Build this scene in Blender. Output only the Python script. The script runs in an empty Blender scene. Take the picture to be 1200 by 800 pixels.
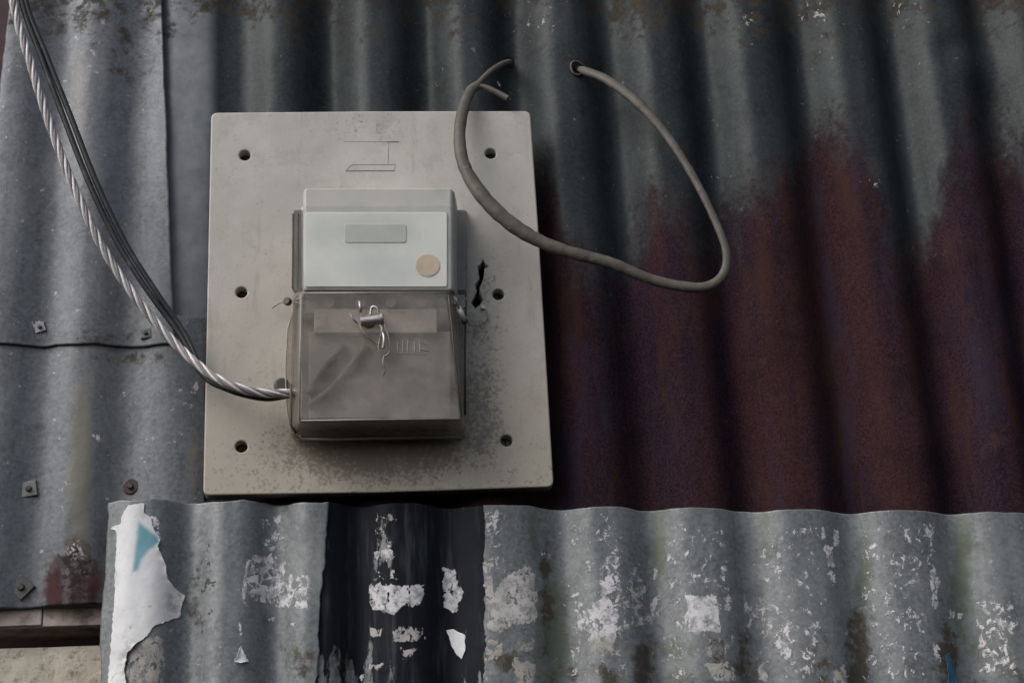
import bpy, math, random
import numpy as np
from mathutils import Vector, Matrix

# ------------------------------------------------------------------ camera, sky, sun, exposure
scene = bpy.context.scene
COL = scene.collection
F = 1960.0                                   # focal length in pixels of a 1200 x 800 picture
def _n(v): v = np.array(v, float); return v / np.linalg.norm(v)
ZC = _n((-257, 5200, -F))                    # world up seen from the camera
XC = np.array((22900, 391, -F), float); XC = _n(XC - ZC * XC.dot(ZC))
YC = np.cross(ZC, XC)
RWC = np.array([XC, YC, ZC])                 # camera vector -> world vector
RCW = RWC.T
DIST = 1.36
ray0 = RWC @ _n((440 - 600, 400 - 355, -F))
CAM = np.array((0, 0, 1.75)) - ray0 * (DIST / np.linalg.norm(ray0))

cd = bpy.data.cameras.new('camera'); cam = bpy.data.objects.new('camera', cd); COL.objects.link(cam)
m = Matrix.Identity(4)
for r in range(3):
    for c in range(3): m[r][c] = RWC[r][c]
    m[r][3] = CAM[r]
cam.matrix_world = m
cd.sensor_width = 36; cd.lens = 36 * F / 1200; cd.clip_start = .02; cd.clip_end = 200
scene.camera = cam

SUN_EL, SUN_AZ = math.radians(42), math.radians(-124)      # azimuth from +Y towards +X: light from the left and in front
world = bpy.data.worlds.new('World'); scene.world = world; world.use_nodes = True
wn = world.node_tree; wn.nodes.clear()
sky = wn.nodes.new('ShaderNodeTexSky'); sky.sky_type = 'NISHITA'; sky.sun_disc = False
sky.sun_elevation = SUN_EL; sky.sun_rotation = SUN_AZ; sky.dust_density = 4; sky.air_density = 1; sky.ozone_density = 1
hs = wn.nodes.new('ShaderNodeHueSaturation'); hs.inputs['Saturation'].default_value = .55
bg = wn.nodes.new('ShaderNodeBackground'); bg.inputs[1].default_value = .115
wo = wn.nodes.new('ShaderNodeOutputWorld')
wn.links.new(sky.outputs[0], hs.inputs['Color']); wn.links.new(hs.outputs[0], bg.inputs[0]); wn.links.new(bg.outputs[0], wo.inputs[0])
sd = bpy.data.lights.new('sun', 'SUN'); sd.energy = 1.6; sd.angle = math.radians(44); sd.color = (1, .975, .94)
sun = bpy.data.objects.new('sun', sd); COL.objects.link(sun)
sdir = Vector((math.sin(SUN_AZ) * math.cos(SUN_EL), math.cos(SUN_AZ) * math.cos(SUN_EL), math.sin(SUN_EL)))
sun.rotation_euler = sdir.to_track_quat('Z', 'Y').to_euler(); sun.location = sdir * 4
scene.view_settings.view_transform = 'Standard'; scene.view_settings.look = 'None'
scene.view_settings.exposure = 0.14; scene.view_settings.gamma = 1
scene.render.resolution_x, scene.render.resolution_y = 1024, 682
scene.cycles.max_bounces = 8; scene.cycles.transparent_max_bounces = 16

# ------------------------------------------------------------------ measuring helpers
def P(u, v, Y=0.0):
    """point where the sight line of measured picture position (u, v) meets the upright plane at depth Y"""
    d = RWC @ np.array((u - 600, 400 - v, -F))
    t = (Y - CAM[1]) / d[1]
    return CAM + d * t
def proj(p):
    q = (p - CAM) @ RWC                       # world -> camera
    return 600 + F * q[..., 0] / -q[..., 2], 400 - F * q[..., 1] / -q[..., 2]

_rs = np.random.RandomState(5); _lat = _rs.rand(256, 256)
def vn(x, y):
    xi = np.floor(x).astype(int); yi = np.floor(y).astype(int); fx = x - xi; fy = y - yi
    fx = fx * fx * (3 - 2 * fx); fy = fy * fy * (3 - 2 * fy)
    g = lambda a, b: _lat[a % 256, b % 256]
    return (g(xi, yi) * (1 - fx) + g(xi + 1, yi) * fx) * (1 - fy) + (g(xi, yi + 1) * (1 - fx) + g(xi + 1, yi + 1) * fx) * fy
def fbm(x, y, o=4):
    s = 0; a = .5; t = 0
    for k in range(o):
        s = s + a * vn(x * 2 ** k + 17.3 * k, y * 2 ** k + 9.1 * k); t += a; a *= .55
    return s / t
def sdpoly(u, v, poly):
    """signed distance to a closed outline, positive inside; also the nearest outline point"""
    p = np.array(poly, float); best = np.full(u.shape, 1e9); nx = np.zeros(u.shape); ny = np.zeros(u.shape); ins = np.zeros(u.shape, bool)
    for i in range(len(p)):
        a = p[i]; b = p[(i + 1) % len(p)]; e = b - a
        t = np.clip(((u - a[0]) * e[0] + (v - a[1]) * e[1]) / (e @ e + 1e-9), 0, 1)
        qx = a[0] + t * e[0]; qy = a[1] + t * e[1]; d = np.hypot(u - qx, v - qy)
        k = d < best; best = np.where(k, d, best); nx = np.where(k, qx, nx); ny = np.where(k, qy, ny)
        c = ((a[1] > v) != (b[1] > v)) & (u < (b[0] - a[0]) * (v - a[1]) / ((b[1] - a[1]) + 1e-9) + a[0]); ins ^= c
    return np.where(ins, best, -best), nx, ny
def smooth(x, a, b): t = np.clip((x - a) / (b - a), 0, 1); return t * t * (3 - 2 * t)

# ------------------------------------------------------------------ material helpers
class NT:
    def __init__(s, name, rough=.5, metallic=0.0):
        s.m = bpy.data.materials.new(name); s.m.use_nodes = True; s.t = s.m.node_tree; s.t.nodes.clear()
        s.out = s.t.nodes.new('ShaderNodeOutputMaterial'); s.b = s.t.nodes.new('ShaderNodeBsdfPrincipled')
        s.t.links.new(s.b.outputs[0], s.out.inputs[0]); s.set('Roughness', rough); s.set('Metallic', metallic)
    def put(s, sock, v):
        if isinstance(v, bpy.types.NodeSocket): s.t.links.new(v, sock)
        elif isinstance(v, (tuple, list)) and len(v) == 3 and sock.type == 'RGBA': sock.default_value = (*v, 1)
        else: sock.default_value = v
    def set(s, k, v): s.put(s.b.inputs[k], v)
    def math(s, op, a, b=0.0, clamp=False):
        n = s.t.nodes.new('ShaderNodeMath'); n.operation = op; n.use_clamp = clamp; s.put(n.inputs[0], a); s.put(n.inputs[1], b); return n.outputs[0]
    def mix(s, f, a, b, mode='MIX'):
        n = s.t.nodes.new('ShaderNodeMix'); n.data_type = 'RGBA'; n.blend_type = mode
        s.put(n.inputs[0], f); s.put(n.inputs[6], a); s.put(n.inputs[7], b); return n.outputs[2]
    def co(s, off=(0, 0, 0), sc=(1, 1, 1)):
        t = s.t.nodes.new('ShaderNodeTexCoord'); mp = s.t.nodes.new('ShaderNodeMapping'); mp.vector_type = 'POINT'
        mp.inputs['Location'].default_value = off; mp.inputs['Scale'].default_value = sc
        s.t.links.new(t.outputs['Object'], mp.inputs[0]); return mp.outputs[0]
    def noise(s, vec, scale, detail=4, rough=.55, dist=0):
        n = s.t.nodes.new('ShaderNodeTexNoise'); s.put(n.inputs['Vector'], vec); n.inputs['Scale'].default_value = scale
        n.inputs['Detail'].default_value = detail; n.inputs['Roughness'].default_value = rough; n.inputs['Distortion'].default_value = dist; return n.outputs[0]
    def voro(s, vec, scale, feat='F1', out=0):
        n = s.t.nodes.new('ShaderNodeTexVoronoi'); n.feature = feat; s.put(n.inputs['Vector'], vec); n.inputs['Scale'].default_value = scale; return n.outputs[out]
    def rng(s, v, a, b, c=0.0, d=1.0):
        n = s.t.nodes.new('ShaderNodeMapRange'); n.interpolation_type = 'SMOOTHSTEP'; s.put(n.inputs[0], v)
        for i, x in enumerate((a, b, c, d)): n.inputs[i + 1].default_value = x
        return n.outputs[0]
    def attr(s, name):
        n = s.t.nodes.new('ShaderNodeAttribute'); n.attribute_name = name; return n.outputs['Fac']
    def sep(s, vec):
        n = s.t.nodes.new('ShaderNodeSeparateXYZ'); s.t.links.new(vec, n.inputs[0]); return n.outputs
    def bump(s, h, strength=.3, dist=.001, prev=None):
        n = s.t.nodes.new('ShaderNodeBump'); n.inputs['Strength'].default_value = strength; n.inputs['Distance'].default_value = dist
        s.put(n.inputs['Height'], h)
        if prev is not None: s.t.links.new(prev, n.inputs['Normal'])
        s.t.links.new(n.outputs[0], s.b.inputs['Normal']); return n.outputs[0]
    def blob(s, xyz, c, r, soft=.6):
        """1 inside an ellipse in X/Z around c, fading outwards"""
        a = s.math('DIVIDE', s.math('SUBTRACT', xyz[0], c[0]), r[0]); b = s.math('DIVIDE', s.math('SUBTRACT', xyz[2], c[1]), r[1])
        d = s.math('SQRT', s.math('ADD', s.math('MULTIPLY', a, a), s.math('MULTIPLY', b, b)))
        return s.rng(d, 1 - soft, 1 + soft, 1, 0)

def mask(n, name, nz, k=.6, lo=.45, hi=.6):
    """soft painted-on wear field broken up by noise into crisp flakes"""
    a = n.attr(name)
    v = n.math('ADD', a, n.math('MULTIPLY', n.math('SUBTRACT', n.rng(nz, .27, .73), .5), k))
    return n.math('MULTIPLY', n.rng(v, lo, hi), n.rng(a, .02, .12))

def metal_sheet(name, base_a, base_b, met=.3, spec=.4, moss_shade_col=(.085, .105, .068), specks=(.30, .31, .32), rustA=(.017, .0100, .0195), rustB=(.034, .0130, .0125), tarred=False):
    n = NT(name, .5, .35); co = n.co(); st = n.co(sc=(1, 1, .1))
    big = n.noise(co, 14, 5, .6); fine = n.noise(co, 260, 3, .6); streak = n.noise(st, 90, 4, .6); med = n.noise(co, 60, 5, .65)
    c = n.mix(n.rng(big, .3, .7), base_a, base_b)
    c = n.mix(n.math('MULTIPLY', n.rng(streak, .35, .75), .45), c, tuple(x * .55 for x in base_a))
    sp = n.voro(co, 420, out=1); sps = n.t.nodes.new('ShaderNodeSeparateColor'); n.t.links.new(sp, sps.inputs[0])
    c = n.mix(n.math('MULTIPLY', sps.outputs[0], .35), c, tuple(min(1, x * 1.7) for x in base_b))
    c = n.mix(n.math('MULTIPLY', n.rng(med, .55, .75), .5), c, tuple(x * .6 for x in base_a))
    c = n.mix(n.rng(n.noise(co, 190, 2, .5), .70, .76), c, specks)                 # pale pin pricks
    c = n.mix(n.math('MULTIPLY', n.attr('pale'), .8), c, n.mix(n.rng(med, .3, .7), (.20, .215, .24), (.29, .305, .33)))
    # green film; in the lower troughs it also paints in shade
    c = n.mix(n.math('MULTIPLY', mask(n, 'moss_shade', med, .5, .25, .8), .75), c, moss_shade_col)
    # brown dirt, also painting in shade in troughs and along the top
    g = mask(n, 'grime_shade', n.noise(co, 75, 5, .7), .7, .25, .7)
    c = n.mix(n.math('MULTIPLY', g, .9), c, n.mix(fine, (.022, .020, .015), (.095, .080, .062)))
    # rust
    rn = n.math('ADD', n.math('MULTIPLY', n.noise(n.co(sc=(1, 1, .45)), 55, 6, .7), .55), n.math('MULTIPLY', n.noise(co, 210, 4, .7), .45))
    r = mask(n, 'rust', rn, .5, .22, .80)
    rc = n.mix(n.rng(n.noise(st, 22, 3, .5), .4, .6), rustA, rustB); rc = n.mix(n.rng(fine, .3, .75, 0, .6), rc, tuple(x * .45 for x in rustB))
    rc = n.mix(n.math('MULTIPLY', n.rng(n.noise(co, 40, 4, .6), .62, .75), .4), rc, (.08, .045, .034))
    rc = n.mix(n.rng(n.noise(co, 620, 2, .6), .35, .65, 0, .5), rc, (.060, .034, .048))
    rc = n.mix(n.rng(n.noise(co, 28, 6, .7), .5, .68, 0, .6), rc, (.018, .012, .014))
    rc = n.mix(n.rng(n.noise(n.co(sc=(1, 1, .25)), 38, 6, .7), .50, .68, 0, .6), rc, (.052, .026, .018))
    rc = n.mix(n.rng(n.noise(n.co(sc=(1, 1, .2)), 26, 5, .65), .52, .66, 0, .5), rc, (.030, .026, .046))
    rc = n.mix(n.rng(n.noise(co, 150, 5, .75), .60, .72, 0, .6), rc, (.085, .042, .026))
    c = n.mix(r, c, rc)
    # tar / dark paint
    t = mask(n, 'tar', n.noise(n.co(sc=(1, 1, .35)), 110, 5, .7), .45, .42, .52)
    tc = n.mix(n.rng(n.noise(st, 160, 4, .6), .5, .8), (.008, .010, .016), (.042, .048, .062))
    c = n.mix(t, c, tc)
    # pitting (dark specks)
    pit = mask(n, 'pit', n.noise(co, 210, 3, .6), 1.0, .85, .95)
    c = n.mix(n.math('MULTIPLY', pit, .85), c, (.03, .028, .03))
    # white remains of posters and paste
    pn = n.math('ADD', n.math('MULTIPLY', n.noise(co, 130, 6, .75, .8), .7), n.math('MULTIPLY', n.noise(n.co(sc=(1, 1, .5)), 300, 3, .6), .3))
    w = mask(n, 'paste', pn, 1.1, .53, .60)
    wc = n.mix(n.rng(n.noise(co, 150, 6, .75), .38, .58), (.30, .31, .34), (.72, .71, .75)); wc = n.mix(n.math('MULTIPLY', n.attr('old'), .8), wc, (.30, .28, .245))
    c = n.mix(n.math('MULTIPLY', w, .93), c, wc)
    n.set('Base Color', c)
    dull = n.math('MAXIMUM', n.math('MAXIMUM', r, w), g)
    n.set('Metallic', n.math('MULTIPLY', n.math('SUBTRACT', 1, n.math('MAXIMUM', dull, t)), met))
    n.set('Roughness', n.math('ADD', .47, n.math('MULTIPLY', dull, .38)))
    n.set('Specular IOR Level', n.math('SUBTRACT', spec, n.math('MULTIPLY', n.math('MAXIMUM', dull, t), spec * .75)))
    b1 = n.bump(n.noise(co, 25, 3, .5), .35, .003)
    b2 = n.bump(n.math('ADD', fine, n.math('MULTIPLY', r, n.noise(co, 400, 3, .7))), .25, .0006, b1)
    n.bump(w, .5, .0005, b2)
    return n.m

def plain(name, c1, c2, rough=.5, metallic=0, scale=80, bump=.15, dirt=None, coat=0):
    n = NT(name, rough, metallic); co = n.co(); a = n.noise(co, scale, 5, .6)
    c = n.mix(n.rng(a, .3, .7), c1, c2)
    if dirt: c = n.mix(n.rng(n.noise(co, scale * .4, 5, .7), .52, .7, 0, .8), c, dirt)
    n.set('Base Color', c); n.bump(n.noise(co, scale * 5, 3, .6), bump, .0006); n.set('Coat Weight', coat)
    return n.m

# ------------------------------------------------------------------ object helpers
def origin_of(parent):
    o = np.zeros(3)
    while parent is not None: o += np.array(parent.location); parent = parent.parent
    return o
def thing(name, label, cat, loc, group=None):
    o = bpy.data.objects.new(name, None); COL.objects.link(o); o.location = loc; o.empty_display_size = .02
    o['label'] = label; o['category'] = cat
    if group: o['group'] = group
    return o
class MB:
    def __init__(s): s.v = []; s.f = []
    def add(s, vs, fs):
        b = len(s.v); s.v += [tuple(map(float, q)) for q in vs]; s.f += [tuple(b + i for i in f) for f in fs]
    def box(s, x0, x1, y0, y1, z0, z1):
        s.add([(x, y, z) for x in (x0, x1) for y in (y0, y1) for z in (z0, z1)], [(0, 1, 3, 2), (4, 6, 7, 5), (0, 4, 5, 1), (2, 3, 7, 6), (0, 2, 6, 4), (1, 5, 7, 3)])
    def pbox(s, u0, v0, u1, v1, Yf, Yb):
        """block whose front face covers the measured rectangle at depth Yf and reaches back to Yb"""
        q = [P(u, v, Yf) for u, v in ((u0, v1), (u1, v1), (u1, v0), (u0, v0))]
        s.add(q + [np.array((p[0], Yb, p[2])) for p in q], [(0, 1, 2, 3), (7, 6, 5, 4), (0, 4, 5, 1), (1, 5, 6, 2), (2, 6, 7, 3), (3, 7, 4, 0)])
    def loft(s, rings, cap0=True, cap1=True):
        n = len(rings[0]); b = []; fs = []
        for r in rings: b += list(r)
        for k in range(len(rings) - 1):
            for i in range(n):
                j = (i + 1) % n; fs.append((k * n + i, k * n + j, (k + 1) * n + j, (k + 1) * n + i))
        if cap0: fs.append(tuple(range(n - 1, -1, -1)))
        if cap1: fs.append(tuple((len(rings) - 1) * n + i for i in range(n)))
        s.add(b, fs)
    def tube(s, pts, rad, n=10, flat=None, caps=True):
        pts = [Vector(p) for p in pts]; rings = []; up = None
        for i, p in enumerate(pts):
            t = (pts[min(i + 1, len(pts) - 1)] - pts[max(i - 1, 0)]).normalized()
            if up is None: up = t.orthogonal().normalized()
            up = (up - t * up.dot(t)).normalized(); sd_ = t.cross(up); r = rad[i] if hasattr(rad, '__len__') else rad
            if flat is None: rings.append([p + (up * math.cos(a) + sd_ * math.sin(a)) * r for a in [2 * math.pi * k / n for k in range(n)]])
            else:
                w = Vector((0, 1, 0)); w = (w - t * w.dot(t)).normalized(); h = t.cross(w)
                rings.append([p + w * math.cos(a) * r * flat[i] + h * math.sin(a) * r for a in [2 * math.pi * k / n for k in range(n)]])
        s.loft(rings, caps, caps)
    def disc(s, c, axis, r, h, n=20, bev=.2):
        c = Vector(c); a = Vector(axis).normalized(); x = a.orthogonal().normalized(); y = a.cross(x)
        rg = lambda rr, hh: [c + a * hh + (x * math.cos(t) + y * math.sin(t)) * rr for t in [2 * math.pi * k / n for k in range(n)]]
        s.loft([rg(r, 0), rg(r, h * (1 - bev)), rg(r * (1 - bev * .5), h)])
    def build(s, name, mat, parent=None, smooth_=False, bevel=0, label=None):
        o0 = origin_of(parent); me = bpy.data.meshes.new(name)
        me.from_pydata([tuple(np.array(q) - o0) for q in s.v], [], s.f); me.validate(); me.update()
        o = bpy.data.objects.new(name, me); COL.objects.link(o); me.materials.append(mat)
        if parent is not None: o.parent = parent
        if smooth_: me.polygons.foreach_set('use_smooth', [True] * len(me.polygons))
        if bevel:
            b = o.modifiers.new('bevel', 'BEVEL'); b.width = bevel; b.segments = 3; b.limit_method = 'ANGLE'; b.angle_limit = math.radians(35); b.harden_normals = False
            me.polygons.foreach_set('use_smooth', [True] * len(me.polygons)); 
            w = o.modifiers.new('wn', 'WEIGHTED_NORMAL'); w.keep_sharp = False
        if label: o['label'] = label
        return o
def tag(o, label=None, cat=None, group=None, kind=None):
    for k, v in (('label', label), ('category', cat), ('group', group), ('kind', kind)):
        if v: o[k] = v
    return o
def recentre(o, c):
    """put the origin of a top-level mesh at c without moving its shape"""
    c = Vector(c); o.data.transform(Matrix.Translation(-c)); o.location = c; return o
def spline(ctrl, n):
    """Catmull-Rom through control rows, resampled evenly"""
    c = np.array(ctrl, float); c = np.vstack([2 * c[0] - c[1], c, 2 * c[-1] - c[-2]]); out = []
    for i in range(1, len(c) - 2):
        for t in np.linspace(0, 1, 24, endpoint=False):
            a, b, d, e = c[i - 1], c[i], c[i + 1], c[i + 2]
            out.append(.5 * ((2 * b) + (d - a) * t + (2 * a - 5 * b + 4 * d - e) * t * t + (3 * b - a - 3 * d + e) * t ** 3))
    out.append(c[-2]); out = np.array(out)
    L = np.concatenate([[0], np.cumsum(np.linalg.norm(np.diff(out[:, :3], axis=0), axis=1))]); s = np.linspace(0, L[-1], n)
    return np.array([[np.interp(q, L, out[:, k]) for k in range(out.shape[1])] for q in s]), s

# ------------------------------------------------------------------ corrugated sheets
def make_profile(valleys, Y0, A, sharp=1.0, du=0):
    """valleys: measured valley lines (u0, v0, u1, v1); returns Y(X, Z)"""
    rows = []
    for q in valleys:
        a = P(q[0] + du, q[1], Y0)
        if len(q) == 4: b = P(q[2] + du, q[3], Y0); sl = (b[0] - a[0]) / (b[2] - a[2])
        else: sl = 0
        rows.append((a[0], a[2], sl))
    def prof(X, Z):
        sh = X.shape; X = X.ravel(); Z = Z.ravel(); ph = np.zeros_like(X)
        ks = np.array([r[0] + (Z - r[1]) * r[2] for r in rows])          # knots x points
        for k in range(len(rows) - 1):
            m_ = (X >= ks[k]) & (X < ks[k + 1]) if 0 < k < len(rows) - 2 else ((X < ks[k + 1]) if k == 0 else (X >= ks[k]))
            ph = np.where(m_, k + (X - ks[k]) / (ks[k + 1] - ks[k]), ph)
        c = np.cos(2 * np.pi * ph)
        c = 2 * ((c + 1) / 2) ** sharp - 1           # broad ridges, narrower troughs
        wob = (fbm(X * 7 + 3, Z * 5 + 1, 3) - .5) * .006 + (fbm(X * 40, Z * 22, 3) - .5) * .0012
        return (Y0 + (A(X) if callable(A) else A) * c + wob).reshape(sh)
    return prof
def make_sheet(name, corners, prof, Y0, mat, step, masks, label, cat='metal sheet', thick=.0009, edge=.6, holes=(), group=None, dents=()):
    TL, TR, BR, BL = [P(u, v, Y0) for u, v in corners]
    nx = int(max(np.linalg.norm(TR - TL), np.linalg.norm(BR - BL)) / step); nz = int(max(np.linalg.norm(TL - BL), np.linalg.norm(TR - BR)) / step)
    S, T = np.meshgrid(np.linspace(0, 1, nx + 1), np.linspace(0, 1, nz + 1))
    X = (TL[0] * (1 - S) + TR[0] * S) * (1 - T) + (BL[0] * (1 - S) + BR[0] * S) * T
    Z = (TL[2] * (1 - S) + TR[2] * S) * (1 - T) + (BL[2] * (1 - S) + BR[2] * S) * T
    e = edge * .001
    nearx = np.minimum(S, 1 - S) * nx; nearz = np.minimum(T, 1 - T) * nz
    X = X + np.exp(-nearx / 4) * (fbm(Z * 60 + 5, X * 2, 3) - .5) * 4 * e
    Z = Z + np.exp(-nearz / 4) * (fbm(X * 60 + 9, Z * 2, 3) - .5) * 3 * e
    Y = prof(X, Z)
    for (du, dv, r, d) in dents:
        c = P(du, dv, Y0); Y = Y + d * np.exp(-((X - c[0]) ** 2 + (Z - c[2]) ** 2) / r ** 2)
    keep = np.ones((nz, nx), bool)
    for (hu, hv, r) in holes:
        c = P(hu, hv, float(Y0)); yy = prof(np.array([c[0]]), np.array([c[2]]))[0]; c = P(hu, hv, yy)
        dx = X - c[0]; dz = Z - c[2]; d = np.hypot(dx, dz) + 1e-9
        sn = np.abs(d - r) < step * .62; X = np.where(sn, c[0] + dx / d * r, X); Z = np.where(sn, c[2] + dz / d * r, Z)
        cx = (X[:-1, :-1] + X[1:, 1:]) / 2; cz = (Z[:-1, :-1] + Z[1:, 1:]) / 2; keep &= np.hypot(cx - c[0], cz - c[2]) > r * .98
    V = np.stack([X, Y, Z], -1).reshape(-1, 3); cen = V.mean(0); cen[2] = V[:, 2].min()
    idx = np.arange((nx + 1) * (nz + 1)).reshape(nz + 1, nx + 1)
    Fq = np.stack([idx[1:, :-1], idx[1:, 1:], idx[:-1, 1:], idx[:-1, :-1]], -1)[keep]
    me = bpy.data.meshes.new(name); me.from_pydata((V - cen).tolist(), [], Fq.reshape(-1, 4).tolist())
    me.polygons.foreach_set('use_smooth', [True] * len(me.polygons)); me.materials.append(mat)
    u, v = proj(V)
    for k in ('pale', 'moss_shade', 'grime_shade', 'rust', 'tar', 'pit', 'paste', 'old'):
        a = me.attributes.new(k, 'FLOAT', 'POINT'); val = masks[k](u, v) if k in masks else np.zeros(len(u))
        a.data.foreach_set('value', np.clip(val, 0, 1).astype(np.float32))
    o = bpy.data.objects.new(name, me); COL.objects.link(o); o.location = cen
    sm = o.modifiers.new('thickness', 'SOLIDIFY'); sm.thickness = thick; sm.offset = -1
    tag(o, label, cat, group); return o

def polys(lst, soft=5.0):
    """max over outlines (strength, outline[, softness])"""
    def f(u, v):
        out = np.zeros(u.shape)
        for it in lst:
            k, pl = it[0], it[1]; s = it[2] if len(it) > 2 else soft
            p = np.array(pl); m_ = (u > p[:, 0].min() - 3 * s) & (u < p[:, 0].max() + 3 * s) & (v > p[:, 1].min() - 3 * s) & (v < p[:, 1].max() + 3 * s)
            if not m_.any(): continue
            d = sdpoly(u[m_], v[m_], pl)[0]; val = k * smooth(d, -s, s); out[m_] = np.maximum(out[m_], val)
        return out
    return f
def blobs(lst):
    def f(u, v):
        out = np.zeros(u.shape)
        for (k, cu, cv, ru, rv) in lst: out = np.maximum(out, k * np.exp(-(((u - cu) / ru) ** 2 + ((v - cv) / rv) ** 2)))
        return out
    return f
def R_(u0, v0, u1, v1): return [(u0, v0), (u1, v0), (u1, v1), (u0, v1)]
maxf = lambda *fs: (lambda u, v: np.maximum.reduce([f(u, v) for f in fs]))

# ---- materials of the sheets
M_up = metal_sheet('weathered_zinc_dark', (.017, .0215, .0245), (.033, .041, .045), .10, .2, (.03, .036, .026), (.12, .12, .12))
M_left = metal_sheet('weathered_zinc_blue', (.086, .094, .110), (.132, .141, .157), .28, .38, (.175, .168, .132), (.30, .31, .32), (.075, .038, .034), (.13, .062, .042))
M_low = metal_sheet('weathered_zinc_pale', (.112, .124, .135), (.178, .191, .200))

# ------------------------------------------------------------------ setting behind the sheets
M_board = plain('maroon_board', (.05, .018, .022), (.028, .012, .016), .7, 0, 60, .3)
b = MB(); a = P(-260, 1000, .07); c = P(1460, -200, .07)
b.box(a[0], c[0], .07, .09, a[2], c[2] + .05)
backing = recentre(b.build('wall_behind', M_board), ((a[0] + c[0]) / 2, .08, a[2])); tag(backing, kind='structure')

n = NT('rough_concrete', .9); co = n.co()
cc = n.mix(n.rng(n.noise(co, 30, 6, .7), .3, .7), (.46, .41, .335), (.58, .53, .45))
cc = n.mix(n.rng(n.noise(co, 160, 5, .7), .52, .66, 0, .7), cc, (.19, .165, .135)); cc = n.mix(n.rng(n.noise(co, 220, 3, .6), .62, .72), cc, (.62, .58, .50))
n.set('Base Color', cc); n.bump(n.noise(co, 170, 5, .7), .55, .002); M_conc = n.m
a = P(-200, 980, .014); c = P(240, 752, .014)
S, T = np.meshgrid(np.linspace(a[0], c[0], 130), np.linspace(a[2], c[2], 80))
Yc = .014 + (fbm(S * 60, T * 60, 5) - .5) * .0025
b = MB(); idx = np.arange(S.size).reshape(S.shape)
b.add(np.stack([S, Yc, T], -1).reshape(-1, 3).tolist(), np.stack([idx[:-1, :-1], idx[:-1, 1:], idx[1:, 1:], idx[1:, :-1]], -1).reshape(-1, 4).tolist())
b.box(a[0], c[0], .019, .066, a[2], c[2] - .0005)
wallc = recentre(b.build('concrete_wall', M_conc, smooth_=True), (a[0], .03, a[2]))
tag(wallc, 'rough beige concrete wall at the lower left under the timber batten', 'wall')

M_wood = plain('weathered_timber', (.46, .39, .36), (.30, .245, .225), .85, 0, 70, .5, (.06, .045, .04))
a = P(-200, 741, .002); c = P(240, 741, .002); t_ = P(0, 712, .002)
b = MB(); b.box(a[0], c[0], .0055, .060, a[2], t_[2])
for q, (x0, x1, dz) in enumerate(((a[0], P(48, 740, .003)[0], .001), (P(48, 740, .003)[0] + .0006, c[0], 0))):
    b.box(x0, x1, .0030 + .001 * q, .0056, a[2] + dz, t_[2])
bat = recentre(b.build('timber_batten', M_wood, bevel=.0008), ((a[0] + c[0]) / 2, .03, a[2]))
tag(bat, 'weathered timber batten under the bottom edge of the left metal sheet', 'batten')

# ------------------------------------------------------------------ big rusted sheet (upper right)
VU = [(142, 300), (258, 70), (368, 70), (482, 70), (587, 70), (699, 70, 738, 480), (810, 70, 853, 480), (924, 70, 973, 480), (1033, 70, 1093, 480), (1143, 70, 1202, 480), (1255, 70, 1325, 480)]
XE = P(262, 300, 0)[0]
prof_up = make_profile(VU, 0.002, lambda X: .0034 + .0080 * smooth(X, XE, XE + .05), 1.55, 17)
bx_ = [-300, 245, 262, 300, 500, 625, 645, 668, 700, 722, 748, 765, 800, 822, 866, 880, 905, 935, 955, 975, 1000, 1015, 1030, 1045, 1085, 1098, 1114, 1134, 1150, 1180, 1215, 1500]
by_ = [2000, 1600, 420, 380, 330, 205, 190, 300, 325, 330, 262, 240, 250, 288, 240, 212, 205, 186, 165, 150, 142, 165, 210, 285, 280, 235, 175, 140, 150, 165, 165, 160]
def rust_up(u, v):
    b_ = np.interp(u, bx_, by_) + (fbm(u / 28, v / 60 + 3, 4) - .5) * 70 + 4
    return .5 + (v - b_) / 90 * .5
top_rust = lambda u, v: .42 * smooth(-v, -45, 20) * (fbm(u / 60, v / 60, 3) > .42)
rusted = make_sheet('corrugated_sheet', [(140, -130), (1400, -130), (1400, 720), (140, 720)], prof_up, 0, M_up, .0019,
    dict(pale=lambda u, v: smooth(-u, -258, -240) * .9, rust=maxf(rust_up, top_rust, blobs([(.55, 1020, 300, 28, 16)])),
         moss_shade=lambda u, v: .22 * smooth(-v, -420, -100) * fbm(u / 40, v / 90, 3),
         grime_shade=lambda u, v: .95 * smooth(-v, -110, 40) * fbm(u / 50 + 9, v / 40, 3),  # dirt plus the eave's shade, painted darker towards the top
         paste=maxf(blobs([(.42, 955, 20, 22, 24), (.33, 870, 20, 30, 22), (.36, 1060, 15, 34, 18), (.34, 1020, 215, 18, 10), (.30, 1105, 300, 14, 22), (.3, 640, 30, 30, 20), (.30, 840, 210, 22, 12)])),
         old=lambda u, v: np.full(u.shape, .8)),
    'large dark corrugated sheet rusted maroon lower down, behind the cable loop', holes=[(677, 81, .0062), (597, 73, .0040)],
    dents=[(1150, 75, .022, -.004), (1112, 60, .016, .004), (1105, 305, .018, -.003), (1028, 215, .015, -.0025), (1085, 520, .03, -.003)])

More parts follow.
